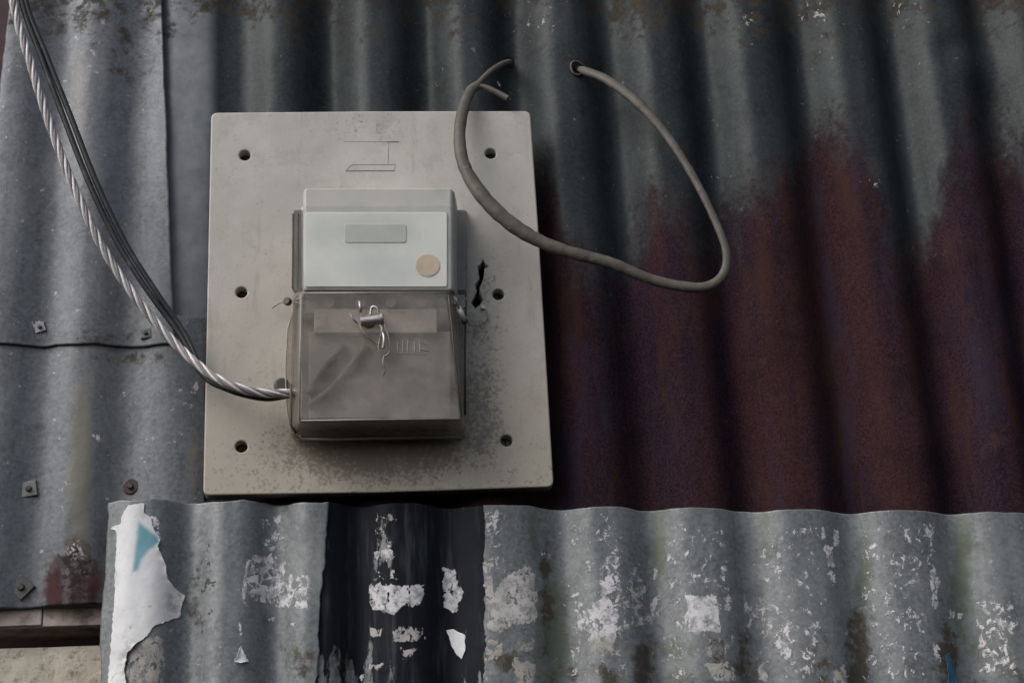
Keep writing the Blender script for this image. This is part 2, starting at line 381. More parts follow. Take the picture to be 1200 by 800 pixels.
# ------------------------------------------------------------------ left sheets
VL = [(-150, 300), (-60, 300), (46, 300), (142, 300), (256, 300), (360, 300)]
prof_ll = make_profile(VL, -.0035, .0036, 1.2, 12)
prof_ul = make_profile(VL, -.0056, .0036, 1.2, 12)
left_low = make_sheet('corrugated_sheet', [(-180, 372), (244, 372), (238, 700), (-180, 722)], prof_ll, -.0035, M_left, .0017,
    dict(moss_shade=maxf(blobs([(.9, 95, 560, 18, 150), (.6, 228, 530, 15, 60), (.35, 150, 600, 30, 60)])),
         rust=maxf(blobs([(.9, 64, 690, 13, 50), (.8, 108, 690, 14, 40), (.6, 90, 640, 20, 25), (.55, 86, 690, 34, 44)])),
         grime_shade=blobs([(.6, 90, 680, 32, 55), (.4, 60, 700, 80, 14), (.42, 152, 560, 22, 14), (.5, 150, 420, 60, 8), (.4, 150, 700, 40, 40)]),
         pit=blobs([(.95, 88, 672, 30, 50), (.3, 150, 500, 50, 60)]),
         paste=maxf(polys([(.62, R_(166, 511, 182, 520), 4), (.6, R_(192, 514, 206, 522), 4), (.5, R_(108, 508, 122, 520), 4), (.5, R_(224, 532, 230, 538), 3), (.45, R_(222, 448, 233, 462), 3), (.5, R_(188, 566, 194, 574), 3)]), blobs([(.36, 88, 650, 20, 30), (.3, 225, 480, 10, 40), (.3, 150, 470, 20, 30)])),
         old=lambda u, v: np.full(u.shape, .45)),
    'grey corrugated sheet at lower left with square washers and a rusty speckled bottom corner')
left_up = make_sheet('corrugated_sheet', [(27, -130), (184, -130), (205, 404), (-34, 404)], prof_ul, -.0068, M_left, .0017,
    dict(moss_shade=blobs([(.5, 92, 130, 14, 120), (.3, 95, 300, 20, 90)]),
         grime_shade=maxf(lambda u, v: .62 * smooth(-v, -110, 30) * (.5 + .8 * fbm(u / 30, v / 40, 3)), blobs([(.4, 60, 15, 40, 40), (.45, 150, 60, 30, 50), (.35, 120, 395, 100, 10)])),  # top gradient: eave shade painted in together with dirt
         pit=blobs([(.25, 140, 200, 40, 90)]),
         paste=polys([(.68, R_(104, 52, 111, 66), 3), (.6, R_(117, 23, 124, 30), 3), (.6, [(37, 376), (54, 376), (52, 396), (40, 392)], 4), (.5, R_(5, 80, 12, 90), 3), (.45, R_(2, 205, 8, 222), 3)]),
         old=lambda u, v: np.full(u.shape, .5)),
    'blue grey sheet at upper left behind the striped cable, lapping the sheet below')

M_nail = plain('dark_nail', (.05, .045, .045), (.10, .085, .08), .55, .6, 300, .3, (.09, .04, .02))
M_washer = plain('dull_washer', (.13, .135, .14), (.20, .20, .20), .6, .3, 200, .3, (.07, .055, .05))
M_washd = plain('soiled_washer', (.07, .072, .072), (.12, .12, .115), .7, .2, 200, .3, (.05, .04, .035))
M_washl = plain('pale_washer', (.22, .23, .25), (.30, .31, .33), .6, .2, 200, .3, (.12, .10, .09))
def nail(parent, prof, u, v, size, rot, mat, rnd=False, lab=None):
    c = P(u, v, -.01); y = float(prof(np.array([c[0]]), np.array([c[2]]))[0]); c = P(u, v, y); b = MB()
    if rnd: b.disc(c + (0, .0005, 0), (0, -1, 0), size, .0016, 24)
    else:
        r = [[Vector((c[0] + math.cos(rot + math.pi / 2 * k + math.pi / 4) * size * f * 1.41, c[1] + h, c[2] + math.sin(rot + math.pi / 2 * k + math.pi / 4) * size * f * 1.41)) for k in range(4)] for f, h in ((1, .001), (1, -.0009), (.9, -.0016))]
        b.loft([list(reversed(q)) for q in r])
    w = b.build('washer', mat, parent, label=lab)
    b = MB(); b.disc(c + (0, -.001, 0), (0, -1, 0), size * .38, .0026, 16, .5); b.build('nail_head', M_nail, w, smooth_=False)
nail(left_up, prof_ul, 47, 384, .0042, .3, M_washl); nail(left_up, prof_ul, 171, 391, .0042, .1, M_washer)
nail(left_low, prof_ll, 34, 573, .0062, .15, M_washer); nail(left_low, prof_ll, 153, 570, .0062, 0, M_nail, True, 'round dark washer')
nail(left_low, prof_ll, 25, 688, .0074, .82, M_washd, lab='washer turned on its corner')

# ------------------------------------------------------------------ lower sheets
VLo = [(-20, 700), (98, 700), (208, 700), (310, 700), (408, 700), (514, 700), (648, 700), (757, 700), (872, 700), (996, 700), (1116, 700), (1235, 700), (1350, 700)]
YL = -.020
prof_lo = make_profile(VLo, YL, .0062, 1.7, 13)
prof_lo2 = make_profile(VLo, YL - .0024, .0062, 1.7, 13)
def tar(u, v):
    inn = smooth(568 + (v - 590) * .002 + (fbm(v / 9, u * 0 + 3, 3) - .5) * 5 - u, -2.5, 2.5)
    k = .76 + (fbm(u / 7, v / 60, 3) - .5) * .35 - .30 * smooth(v, 725, 790) * smooth(-u, -470, -400) - .05 * smooth(v, 740, 800)
    k = k - .5 * np.exp(-((u - 452) / 9) ** 2 - ((v - 640) / 40) ** 2)
    return k * inn
right_paste = polys([
    (.80, [(432, 684), (498, 684), (498, 700), (492, 710), (470, 712), (462, 720), (434, 714)], 4), (.8, [(440, 645), (452, 641), (463, 645), (458, 654), (442, 655)], 4),
    (.72, R_(434, 736, 448, 746), 4), (.62, R_(458, 733, 498, 752), 4), (.68, R_(470, 758, 490, 773), 5), (.72, R_(430, 776, 450, 786), 4), (.6, [(420, 792), (428, 788), (424, 800)], 3),
    (.80, [(519, 665), (534, 665), (536, 685), (544, 693), (535, 718), (520, 712)], 4), (.40, R_(437, 598, 465, 690), 7),
    (.74, [(566, 658), (576, 660), (580, 688), (600, 668), (616, 660), (628, 672), (630, 728), (603, 735), (587, 742), (570, 738)], 4),
    (.70, [(568, 745), (592, 752), (585, 776), (570, 772)], 4), (.70, [(594, 764), (627, 778), (627, 800), (606, 804)], 4), (.44, R_(568, 596, 592, 672), 5), (.52, R_(604, 735, 628, 764), 5),
    (.45, R_(632, 640, 646, 655), 4),
    (.66, [(720, 640), (729, 645), (729, 700), (722, 762), (704, 772), (688, 762), (690, 745), (674, 738), (673, 712), (690, 712), (706, 690), (700, 664)], 5),
    (.74, [(700, 720), (724, 700), (722, 760), (702, 768), (690, 750)], 5),
    (.56, [(735, 672), (746, 664), (756, 680), (758, 712), (773, 690), (772, 732), (726, 738), (728, 700)], 5), (.62, R_(765, 665, 773, 680), 3), (.6, R_(770, 692, 774, 722), 3),
    (.86, [(803, 697), (841, 696), (846, 742), (807, 739)], 3), (.58, [(803, 668), (832, 670), (836, 684), (804, 684)], 4),
    (.56, R_(843, 620, 853, 640), 4), (.68, R_(844, 662, 852, 682), 3), (.58, [(848, 685), (856, 690), (860, 714), (848, 716)], 4), (.56, [(856, 742), (865, 742), (850, 770), (846, 760)], 4), (.62, [(826, 776), (862, 774), (862, 800), (836, 800)], 5),
    (.52, [(870, 690), (888, 688), (888, 722), (872, 752)], 6), (.54, [(888, 696), (906, 700), (908, 750), (892, 744)], 6), (.66, [(904, 742), (922, 720), (928, 718), (928, 772), (916, 780)], 5), (.58, [(884, 770), (898, 775), (902, 800), (888, 800)], 4),
    (.70, R_(962, 612, 969, 632), 3), (.84, [(964, 636), (977, 640), (978, 664), (970, 664)], 3), (.66, R_(977, 620, 984, 640), 3), (.52, R_(970, 666, 982, 690), 5), (.66, [(974, 780), (992, 778), (996, 804), (978, 804)], 4),
    (.60, R_(1080, 612, 1096, 634), 5), (.6, R_(1084, 634, 1096, 664), 4), (.82, [(1088, 668), (1096, 664), (1101, 682), (1098, 714), (1091, 708)], 4), (.8, R_(1112, 715, 1119, 725), 3), (.8, R_(1122, 717, 1130, 725), 3), (.7, [(1094, 752), (1105, 758), (1101, 778), (1094, 770)], 4),
    (.50, R_(1145, 700, 1192, 790), 8), (.6, R_(1198, 600, 1206, 620), 4), (.345, R_(655, 600, 735, 800), 14), (.345, R_(775, 610, 850, 800), 14), (.345, R_(885, 610, 965, 800), 14), (.345, R_(1005, 610, 1085, 800), 14)])
left_paste = polys([
    (.64, [(292, 652), (333, 648), (336, 672), (362, 674), (366, 700), (350, 716), (310, 708), (288, 700)], 5), (.82, [(290, 653), (294, 655), (288, 690), (289, 710), (284, 704), (284, 684)], 2.5),
    (.80, [(330, 658), (336, 660), (334, 682), (330, 680)], 2.5), (.46, R_(308, 600, 332, 645), 6), (.70, [(326, 622), (333, 630), (332, 640), (325, 636)], 3), (.74, [(290, 688), (330, 684), (334, 696), (316, 704), (300, 696)], 3), (.74, [(336, 704), (360, 700), (362, 712), (344, 716)], 3),
    (.62, R_(279, 726, 285, 746), 3), (.55, R_(312, 722, 322, 728), 3), (.55, R_(334, 728, 346, 733), 3), (.66, [(170, 600), (188, 606), (190, 634), (176, 625)], 4),
    (.64, [(148, 762), (160, 752), (176, 742), (192, 748), (196, 775), (190, 810), (146, 810)], 5)])
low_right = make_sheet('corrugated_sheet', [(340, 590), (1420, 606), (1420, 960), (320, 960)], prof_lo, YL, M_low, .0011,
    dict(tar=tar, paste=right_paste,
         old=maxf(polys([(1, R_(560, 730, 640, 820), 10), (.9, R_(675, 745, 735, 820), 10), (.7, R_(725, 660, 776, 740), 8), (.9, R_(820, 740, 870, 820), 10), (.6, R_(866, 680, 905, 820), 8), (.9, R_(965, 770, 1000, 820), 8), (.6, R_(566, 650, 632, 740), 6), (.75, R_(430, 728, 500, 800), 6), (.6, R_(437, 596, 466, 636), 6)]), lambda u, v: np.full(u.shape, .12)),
         grime_shade=maxf(blobs([(.7, 712, 795, 18, 18), (.75, 756, 785, 16, 48), (.5, 845, 775, 16, 40), (.7, 872, 790, 14, 60), (.55, 962, 785, 16, 50), (.8, 1006, 780, 18, 75), (.75, 1110, 765, 18, 55), (.55, 600, 775, 34, 24), (.4, 660, 800, 30, 30), (.6, 640, 700, 10, 80), (.5, 405, 780, 30, 40), (.6, 480, 790, 60, 20)]),  # dirt spots; those in the troughs also stand in for shade
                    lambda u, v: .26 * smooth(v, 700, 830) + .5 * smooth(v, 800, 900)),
         moss_shade=maxf(blobs([(.85, 650, 740, 30, 90), (.7, 772, 640, 14, 70), (.55, 790, 770, 26, 60), (.6, 895, 620, 12, 70), (.7, 1012, 660, 14, 80), (.8, 1128, 660, 18, 120), (.6, 625, 630, 12, 50), (.5, 1165, 760, 40, 60)])),  # green stains, with trough shade painted into the ones in the valleys
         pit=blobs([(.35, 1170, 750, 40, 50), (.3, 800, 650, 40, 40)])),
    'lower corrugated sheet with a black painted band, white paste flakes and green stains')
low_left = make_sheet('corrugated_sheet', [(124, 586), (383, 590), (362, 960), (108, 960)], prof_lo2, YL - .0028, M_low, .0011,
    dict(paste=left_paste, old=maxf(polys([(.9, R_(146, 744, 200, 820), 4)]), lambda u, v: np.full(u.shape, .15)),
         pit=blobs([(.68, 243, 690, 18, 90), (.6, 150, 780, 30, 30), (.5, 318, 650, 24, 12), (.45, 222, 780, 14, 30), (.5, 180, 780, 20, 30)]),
         grime_shade=blobs([(.5, 350, 780, 22, 40), (.35, 230, 700, 16, 90), (.4, 172, 775, 22, 22)]),
         moss_shade=blobs([(.4, 345, 770, 20, 50)]), tar=lambda u, v: np.zeros(u.shape)),
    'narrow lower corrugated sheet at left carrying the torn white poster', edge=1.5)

# ---- posters glued to the lower sheets
def poster_mat(name, c1, c2, blue=None):
    n = NT(name, .8); co = n.co(); c = n.mix(n.rng(n.noise(co, 45, 5, .65), .3, .7), c1, c2)
    c = n.mix(n.rng(n.noise(co, 190, 5, .75), .60, .7, 0, .7), c, (.28, .25, .21))
    c = n.mix(n.rng(n.attr('print'), .25, .85), c, n.mix(n.noise(co, 90, 4, .6), (.10, .27, .33), (.19, .38, .43)))
    c = n.mix(n.math('MULTIPLY', n.attr('soil'), n.rng(n.noise(co, 120, 5, .7), .4, .62)), c, (.24, .20, .15))
    n.set('Base Color', c); n.bump(n.noise(co, 160, 5, .7), .4, .0006); return n.m
M_paper = poster_mat('poster_paper', (.62, .63, .66), (.74, .75, .78))
def paper(outline, prof, Y0, mat, label, cat, step=.0009, lift=.0007, curl=.0015, print_=None, soil=None, group=None, name='torn_poster'):
    q = []
    rs = random.Random(len(outline) * 7 + int(outline[0][0]))
    for i in range(len(outline)):
        a = np.array(outline[i], float); b_ = np.array(outline[(i + 1) % len(outline)], float); k = max(1, int(np.linalg.norm(b_ - a) / 3))
        nrm = np.array((b_[1] - a[1], a[0] - b_[0])); nrm /= np.linalg.norm(nrm) + 1e-9
        for t in range(k): q.append(a + (b_ - a) * t / k + nrm * rs.uniform(-.8, .8) * (0 if t == 0 else 1))
    q = np.array(q); lo = q.min(0) - 4; hi = q.max(0) + 4
    c4 = [P(u, v, Y0) for u in (lo[0], hi[0]) for v in (lo[1], hi[1])]; xs = [c[0] for c in c4]; zs = [c[2] for c in c4]
    X, Z = np.meshgrid(np.arange(min(xs), max(xs), step), np.arange(min(zs), max(zs), step)); Y = prof(X, Z)
    u, v = proj(np.stack([X, Y, Z], -1)); d, nx_, ny_ = sdpoly(u, v, q)
    inside = d > 0; f = inside[:-1, :-1] | inside[1:, :-1] | inside[:-1, 1:] | inside[1:, 1:]
    for i, j in np.argwhere(~inside & (d > -4)):
        w = P(nx_[i, j], ny_[i, j], Y[i, j]); X[i, j] = w[0]; Z[i, j] = w[2]
    Y = prof(X, Z) - lift - curl * np.exp(-np.clip(d, 0, 99) / 3.0) * smooth(fbm(X * 55, Z * 55, 3), .4, .7) - .0004 * fbm(X * 120, Z * 120, 3)
    idx = np.arange(X.size).reshape(X.shape); Fq = np.stack([idx[:-1, :-1], idx[:-1, 1:], idx[1:, 1:], idx[1:, :-1]], -1)[f].reshape(-1, 4)
    used = np.unique(Fq); rem = np.zeros(X.size, int); rem[used] = np.arange(len(used)); V = np.stack([X, Y, Z], -1).reshape(-1, 3)[used]; cen = V.mean(0); cen[2] = V[:, 2].min()
    me = bpy.data.meshes.new(name); me.from_pydata((V - cen).tolist(), [], rem[Fq].tolist()); me.materials.append(mat)
    me.polygons.foreach_set('use_smooth', [True] * len(me.polygons)); uu, vv = proj(V)
    for k, g in (('print', print_), ('soil', soil)):
        at = me.attributes.new(k, 'FLOAT', 'POINT'); at.data.foreach_set('value', (g(uu, vv) if g else np.zeros(len(uu))).astype(np.float32))
    o = bpy.data.objects.new(name, me); COL.objects.link(o); o.location = cen
    s_ = o.modifiers.new('thickness', 'SOLIDIFY'); s_.thickness = .00025; s_.offset = -1
    return tag(o, label, cat, group)
paper([(151, 592), (170, 590), (169, 601), (178, 607), (180, 618), (188, 632), (185, 640), (195, 662), (197, 678), (206, 690), (217, 698), (213, 712), (211, 723), (191, 730), (180, 734), (173, 745), (160, 754), (150, 764), (146, 783), (148, 802), (146, 870), (120, 870), (129, 772), (134, 704), (137, 629), (136, 622), (130, 620), (136, 616), (142, 614), (144, 603)],
      prof_lo2, YL - .0028, M_paper, 'large torn white poster with a faded blue patch on the lower left sheet', 'poster',
      print_=polys([(1, [(162, 610), (172, 618), (186, 629), (188, 636), (174, 645), (166, 656), (162, 668), (155, 670), (158, 644)], 8)]),
      soil=blobs([(.9, 205, 705, 10, 14), (.9, 152, 775, 12, 30), (.5, 172, 600, 8, 8)]))
paper([(275, 776), (283, 757), (292, 776)], prof_lo2, YL - .0028, M_paper, 'small triangular white paper scrap right of the large torn poster', 'paper scrap', group='paper scraps on the lower sheets', name='paper_scrap', step=.0007)
paper([(523, 738), (531, 737), (545, 744), (545, 762), (541, 772), (533, 764), (528, 752)], prof_lo, YL, M_paper, 'white paper scrap low on the black painted band', 'paper scrap', group='paper scraps on the lower sheets', name='paper_scrap', step=.0007)
M_blue = plain('blue_paper', (.015, .07, .14), (.035, .14, .22), .7, 0, 200, .4, (.35, .38, .42))
paper([(1108, 768), (1113, 764), (1119, 784), (1123, 815), (1109, 815), (1111, 790)], prof_lo, YL, M_blue, 'small dark blue paper scrap at the bottom edge of the photo', 'paper scrap', group='paper scraps on the lower sheets', name='paper_scrap', step=.0007)

# ------------------------------------------------------------------ meter board
YB, YF = -.0125, -.0265                       # back and front of the board
corner = [(247.5, 132), (621.5, 130), (649, 570), (238, 580)]
W = [P(u, v, YF) for u, v in corner]
board = thing('meter_board', 'square beige plastic board carrying the meter, with screw holes and a broken keyhole', 'meter board', tuple((W[2] + W[3]) / 2))
def round_poly(pts, r, n=6):
    out = []
    for i in range(len(pts)):
        p0, p, p1 = np.array(pts[i - 1]), np.array(pts[i]), np.array(pts[(i + 1) % len(pts)])
        a = (p0 - p) / np.linalg.norm(p0 - p); b_ = (p1 - p) / np.linalg.norm(p1 - p)
        for t in np.linspace(0, 1, n): out.append((1 - t) ** 2 * (p + a * r) + 2 * t * (1 - t) * p + t * t * (p + b_ * r))
    return out
def fill_plate(name, loops, yf, yb, bevel, mat, parent):
    cu = bpy.data.curves.new(name + '_outline', 'CURVE'); cu.dimensions = '2D'; cu.fill_mode = 'BOTH'
    th = yb - yf; cu.bevel_depth = bevel; cu.bevel_resolution = 2; cu.extrude = th / 2 - bevel; cu.offset = -bevel
    for lp in loops:
        s_ = cu.splines.new('POLY'); s_.points.add(len(lp) - 1); s_.use_cyclic_u = True
        for p_, q in zip(s_.points, lp): p_.co = (q[0], q[1], 0, 1)
    t = bpy.data.objects.new('tmp', cu); COL.objects.link(t); bpy.context.view_layer.update()
    me = bpy.data.meshes.new_from_object(t.evaluated_get(bpy.context.evaluated_depsgraph_get())); bpy.data.objects.remove(t)
    o0 = origin_of(parent); co_ = np.empty(len(me.vertices) * 3); me.vertices.foreach_get('co', co_); co_ = co_.reshape(-1, 3)
    nw = np.stack([co_[:, 0], (yf + yb) / 2 - co_[:, 2], co_[:, 1]], -1) - o0
    me.vertices.foreach_set('co', nw.ravel()); me.update(); me.name = name; me.materials.clear(); me.materials.append(mat)
    o = bpy.data.objects.new(name, me); COL.objects.link(o); o.parent = parent; return o
outline = [np.array((p[0], p[2])) for p in W]
mid = lambda a, b_, t, d: a + (b_ - a) * t + d
bow = [outline[0], mid(outline[0], outline[1], .5, np.array((0, .0006))), outline[1], mid(outline[1], outline[2], .35, np.array((.0006, 0))), outline[2], mid(outline[2], outline[3], .5, np.array((0, -.0012))), outline[3]]
out_r = []
for i, p in enumerate(bow):
    if i in (0, 2, 4, 6):
        p0 = bow[i - 1]; p1 = bow[(i + 1) % len(bow)]; a_ = (p0 - p) / np.linalg.norm(p0 - p); b_ = (p1 - p) / np.linalg.norm(p1 - p); r = .0055
        for t in np.linspace(0, 1, 7): out_r.append((1 - t) ** 2 * (p + a_ * r) + 2 * t * (1 - t) * p + t * t * (p + b_ * r))
    else: out_r.append(p)
HOLES = [(287, 182), (575, 180), (283, 342.5), (584, 345), (283, 523), (593.5, 516)]
loops = [out_r]
for hu, hv in HOLES:
    c = P(hu, hv, YF); loops.append([(c[0] + .0046 * math.cos(a), c[2] + .0046 * math.sin(a)) for a in [-2 * math.pi * k / 28 for k in range(28)]])
key = [(557, 361), (552, 354), (556, 347), (559, 341), (557, 333), (562, 326), (561, 318), (560, 312), (564, 309), (566, 304), (568, 309), (573, 312), (568, 314), (567, 323), (565, 330), (562, 336), (562, 344), (566, 351), (562, 357)]
loops.append([(P(u, v, YF)[0], P(u, v, YF)[2]) for u, v in key])

n = NT('aged_beige_plastic', .55); ob = np.array(board.location); co = n.co(off=tuple(ob)); xyz = n.sep(co)
c = n.mix(n.rng(n.noise(co, 16, 4, .6), .3, .7), (.42, .41, .38), (.52, .51, .475))
c = n.mix(n.rng(n.noise(co, 9, 3, .5), .45, .65, 0, .45), c, (.50, .445, .43))
g0 = P(440, 200, YF)[2]; g1 = P(440, 575, YF)[2]
c = n.mix(n.rng(xyz[2], g0, g1, 0, .7), c, (.385, .345, .275))
# mildew specks, densest under and right of the meter
spk = n.math('ADD', n.math('MULTIPLY', n.noise(co, 330, 4, .75), .7), n.math('MULTIPLY', n.noise(co, 80, 4, .6), .3))
def bl(u, v, ru, rv, soft=.7):
    q = P(u, v, YF); return n.blob(xyz, (q[0], q[2]), (ru / 1470, rv / 1470), soft)
dm = n.math('MAXIMUM', n.math('MAXIMUM', bl(440, 525, 120, 42), n.math('MULTIPLY', bl(556, 480, 34, 80), .75)), n.math('MULTIPLY', bl(556, 380, 40, 90), .45))
dm = n.math('MAXIMUM', dm, n.math('MULTIPLY', bl(430, 150, 60, 22), .35)); dm = n.math('MAXIMUM', dm, n.math('MULTIPLY', bl(300, 470, 60, 60), .22))
low = n.rng(xyz[2], P(440, 470, YF)[2], P(440, 575, YF)[2], 0, .35); dm = n.math('MAXIMUM', dm, low)
spm = n.rng(n.math('ADD', spk, n.math('MULTIPLY', dm, .26)), .60, .74)
c = n.mix(n.math('MULTIPLY', spm, .72), c, (.12, .10, .08))
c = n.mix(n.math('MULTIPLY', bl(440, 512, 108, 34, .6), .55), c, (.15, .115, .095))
c = n.mix(n.rng(n.noise(co, 500, 2, .5), .68, .74, 0, .6), c, (.16, .13, .11))
c = n.mix(n.math('MULTIPLY', n.rng(n.noise(co, 34, 6, .75), .50, .66), .35), c, (.29, .27, .235))
c = n.mix(n.rng(n.noise(n.co(off=tuple(ob), sc=(1, 1, .15)), 70, 4, .7), .56, .72, 0, .35), c, (.25, .225, .19))
n.set('Base Color', c); bb = n.bump(n.noise(co, 700, 3, .6), .2, .0005); n.bump(n.noise(co, 26, 4, .5), .28, .003, bb); M_beige = n.m
fill_plate('panel', loops, YF, YB, .0011, M_beige, board)
M_dark = plain('dark_recess', (.012, .010, .010), (.02, .017, .016), .8)
for i, (hu, hv) in enumerate(HOLES):
    c = P(hu, hv, YF); b = MB(); b.disc((c[0], YB + .0005, c[2]), (0, -1, 0), .0044, .0055, 18)
    w = b.build('screw', M_nail if i != 5 else M_washer, board)
    a_ = random.Random(i).random() * 3; b = MB(); dx, dz = math.cos(a_) * .0034, math.sin(a_) * .0034; k = .0006 / .0034
    y0, y1 = YB - .0053, YB - .0049
    b.add([(c[0] - dx - dz * k, y0, c[2] - dz + dx * k), (c[0] + dx - dz * k, y0, c[2] + dz + dx * k), (c[0] + dx + dz * k, y0, c[2] + dz - dx * k), (c[0] - dx + dz * k, y0, c[2] - dz - dx * k)], [(0, 1, 2, 3)])
    b.v += [(q[0], y1, q[2]) for q in b.v]; b.f += [(4, 7, 6, 5), (0, 4, 5, 1), (1, 5, 6, 2), (2, 6, 7, 3), (3, 7, 4, 0)]
    b.build('slot', M_dark, w)
# moulded emblem near the top: a T on a double bar, as far as it can be read
M_ink = plain('dirty_moulding', (.27, .26, .245), (.36, .35, .33), .7, 0, 300)
b = MB()
def stroke(u0, v0, u1, v1, w=.0006, y=YF):
    p, q = P(u0, v0, y), P(u1, v1, y); b.tube([p, q], w * .62, 6)
stroke(404, 166, 453, 166.3, .00035); stroke(453, 166, 467, 166, .0009); stroke(455, 167, 454.5, 193, .0005); stroke(412, 193, 463, 193, .0005); stroke(405, 200, 462, 200, .0008); stroke(412, 193, 405, 200, .0005); stroke(463, 193, 462, 200, .0005)
b.build('moulded_emblem', M_ink, board)

# ------------------------------------------------------------------ the meter
meter = thing('electricity_meter', 'small clear cased electricity meter with dusty terminal cover, mounted on the beige board', 'electricity meter', tuple(P(441, 515, YF)))
def clear(name, tint, dust, trans, rough=.25, dirt=.5, streaks=True):
    n = NT(name, rough); n.t.nodes.remove(n.b); co = n.co(); t = n.t
    tr = t.nodes.new('ShaderNodeBsdfTransparent'); tr.inputs[0].default_value = (*tint, 1)
    df = t.nodes.new('ShaderNodeBsdfDiffuse'); gl = t.nodes.new('ShaderNodeBsdfGlossy'); gl.inputs['Roughness'].default_value = rough
    bp = t.nodes.new('ShaderNodeBump'); bp.inputs['Strength'].default_value = .3; bp.inputs['Distance'].default_value = .001; n.put(bp.inputs['Height'], n.noise(co, 45, 4, .6))
    t.links.new(bp.outputs[0], gl.inputs['Normal'])
    dn = n.noise(co, 55, 6, .7); wipe = n.noise(n.co(sc=(.35, 1, 1)), 60, 4, .6)
    n.put(df.inputs[0], n.mix(n.rng(n.noise(co, 35, 5, .65), .3, .7), dust, tuple(x * .62 for x in dust)))
    m1 = t.nodes.new('ShaderNodeMixShader'); f = n.rng(n.math('ADD', n.math('MULTIPLY', dn, .6), n.math('MULTIPLY', wipe, .4)), .35, .65, 1 - trans - dirt * .22, 1 - trans + dirt * .22); n.put(m1.inputs[0], f)
    t.links.new(tr.outputs[0], m1.inputs[1]); t.links.new(df.outputs[0], m1.inputs[2])
    m2 = t.nodes.new('ShaderNodeMixShader'); lw = t.nodes.new('ShaderNodeLayerWeight'); lw.inputs[0].default_value = .5
    n.put(m2.inputs[0], n.math('ADD', .035, n.math('MULTIPLY', n.math('POWER', lw.outputs['Facing'], 4.0), .5))); t.links.new(m1.outputs[0], m2.inputs[1]); t.links.new(gl.outputs[0], m2.inputs[2]); t.links.new(m2.outputs[0], n.out.inputs[0])
    return n.m
M_cover = clear('dusty_clear_cover', (.93, .91, .88), (.36, .335, .31), .76, .3, .6)
M_clear = clear('clear_case', (.9, .9, .88), (.30, .29, .275), .55, .12, .4)
M_case = plain('pale_case', (.43, .425, .40), (.49, .48, .455), .5, 0, 40, .15, (.33, .32, .29))
M_inner = plain('inner_block', (.32, .295, .275), (.40, .37, .345), .7, 0, 60, .2, (.10, .09, .08))
M_innerd = plain('inner_dark', (.34, .32, .29), (.44, .42, .38), .7, 0, 60, .2)
M_strip = plain('terminal_strip', (.68, .64, .61), (.76, .72, .68), .7, 0, 90, .2, (.24, .21, .19))
def rrect(u0, v0, u1, v1, Y, r=5, n=5, tl=0, tr=0):
    """rounded rectangle outline measured at depth Y; tl/tr shift the top corners sideways"""
    pts = [np.array(q, float) for q in ((u0, v1), (u1, v1), (u1 + tr, v0), (u0 + tl, v0))]
    return [P(q[0], q[1], Y) for q in round_poly(pts, r, n)]
D1 = YF - .044; D2 = YF - .050; D3 = YF - .041
SEAM = plain('dirty_seam', (.06, .052, .046), (.11, .098, .088), .8)
# back flange of clear plastic, seen at the left of the label
b = MB(); b.loft([rrect(342, 246, 547, 342, YF - .0005), rrect(342, 246, 547, 342, YF - .010, 4), rrect(344, 246, 546, 340, YF - .011, 4)]); b.build('back_flange', M_clear, meter, bevel=0)
for u in (343.5, 349.5, 353.5):
    b = MB(); b.tube([P(u, 250, YF - .0112), P(u - 1, 338, YF - .0112)], .00055, 6); b.build('flange_rib', SEAM, meter)
# upper body
b = MB(); b.loft([rrect(355, 242, 536, 352, YF - .011, 3), rrect(355, 224, 533, 342, D1 + .004, 4), rrect(357, 220, 529, 340, D1, 4)]); b.build('upper_case', M_case, meter, bevel=.0025)
# label panel with window for the display
n = NT('faded_label', .45); co = n.co(off=tuple(np.array(meter.location))); xyz = n.sep(co)
def lb(u, v, ru, rv, soft=.3):
    q = P(u, v, D1); return n.blob(xyz, (q[0], q[2]), (ru / 1520, rv / 1520), soft)
c = n.mix(n.rng(n.noise(co, 18, 3, .5), .35, .65), (.66, .69, .66), (.74, .76, .74))
c = n.mix(n.math('MULTIPLY', lb(452, 318, 44, 22, .6), .35), c, (.42, .47, .47)); c = n.mix(n.math('MULTIPLY', lb(440, 272, 52, 22, .5), .4), c, (.46, .49, .43))
c = n.mix(n.math('MULTIPLY', lb(376, 276, 12, 14, .7), .3), c, (.45, .52, .50))
n.set('Base Color', c); n.set('Coat Weight', .25); n.set('Coat Roughness', .3); M_label = n.m
b = MB(); b.loft([rrect(357, 249, 524, 336, D1 + .001, 3), rrect(357, 249, 524, 336, D1 - .0014, 3)]); lab = b.build('label_panel', M_label, meter, bevel=.0005)
M_lcd = plain('grey_green_display', (.46, .49, .43), (.50, .53, .47), .35, 0, 60, .05, None, .3)
b = MB(); b.loft([rrect(404, 263, 476, 284, D1 - .0012, 3), rrect(404, 263, 476, 284, D1 - .0019, 3)]); b.build('display', M_lcd, lab, bevel=.0002)
M_stk = plain('brass_sticker', (.52, .40, .27), (.60, .50, .38), .5, 0, 120, .1)
cc_ = P(501, 311, D1 - .0013); b = MB(); b.disc(cc_, (0, -1, 0), .0095, .0007, 28); b.build('round_sticker', M_stk, lab, smooth_=False)
# front window of clear plastic over the label
M_win = clear('label_window', (.97, .97, .96), (.62, .63, .61), .93, .2, .2)
b = MB(); b.loft([rrect(353, 244, 529, 341, D1 + .003, 4), rrect(353, 241, 529, 340, D1 - .0035, 4), rrect(355, 243, 527, 338, D1 - .0045, 4)], cap0=False); b.build('label_window', M_win, meter)
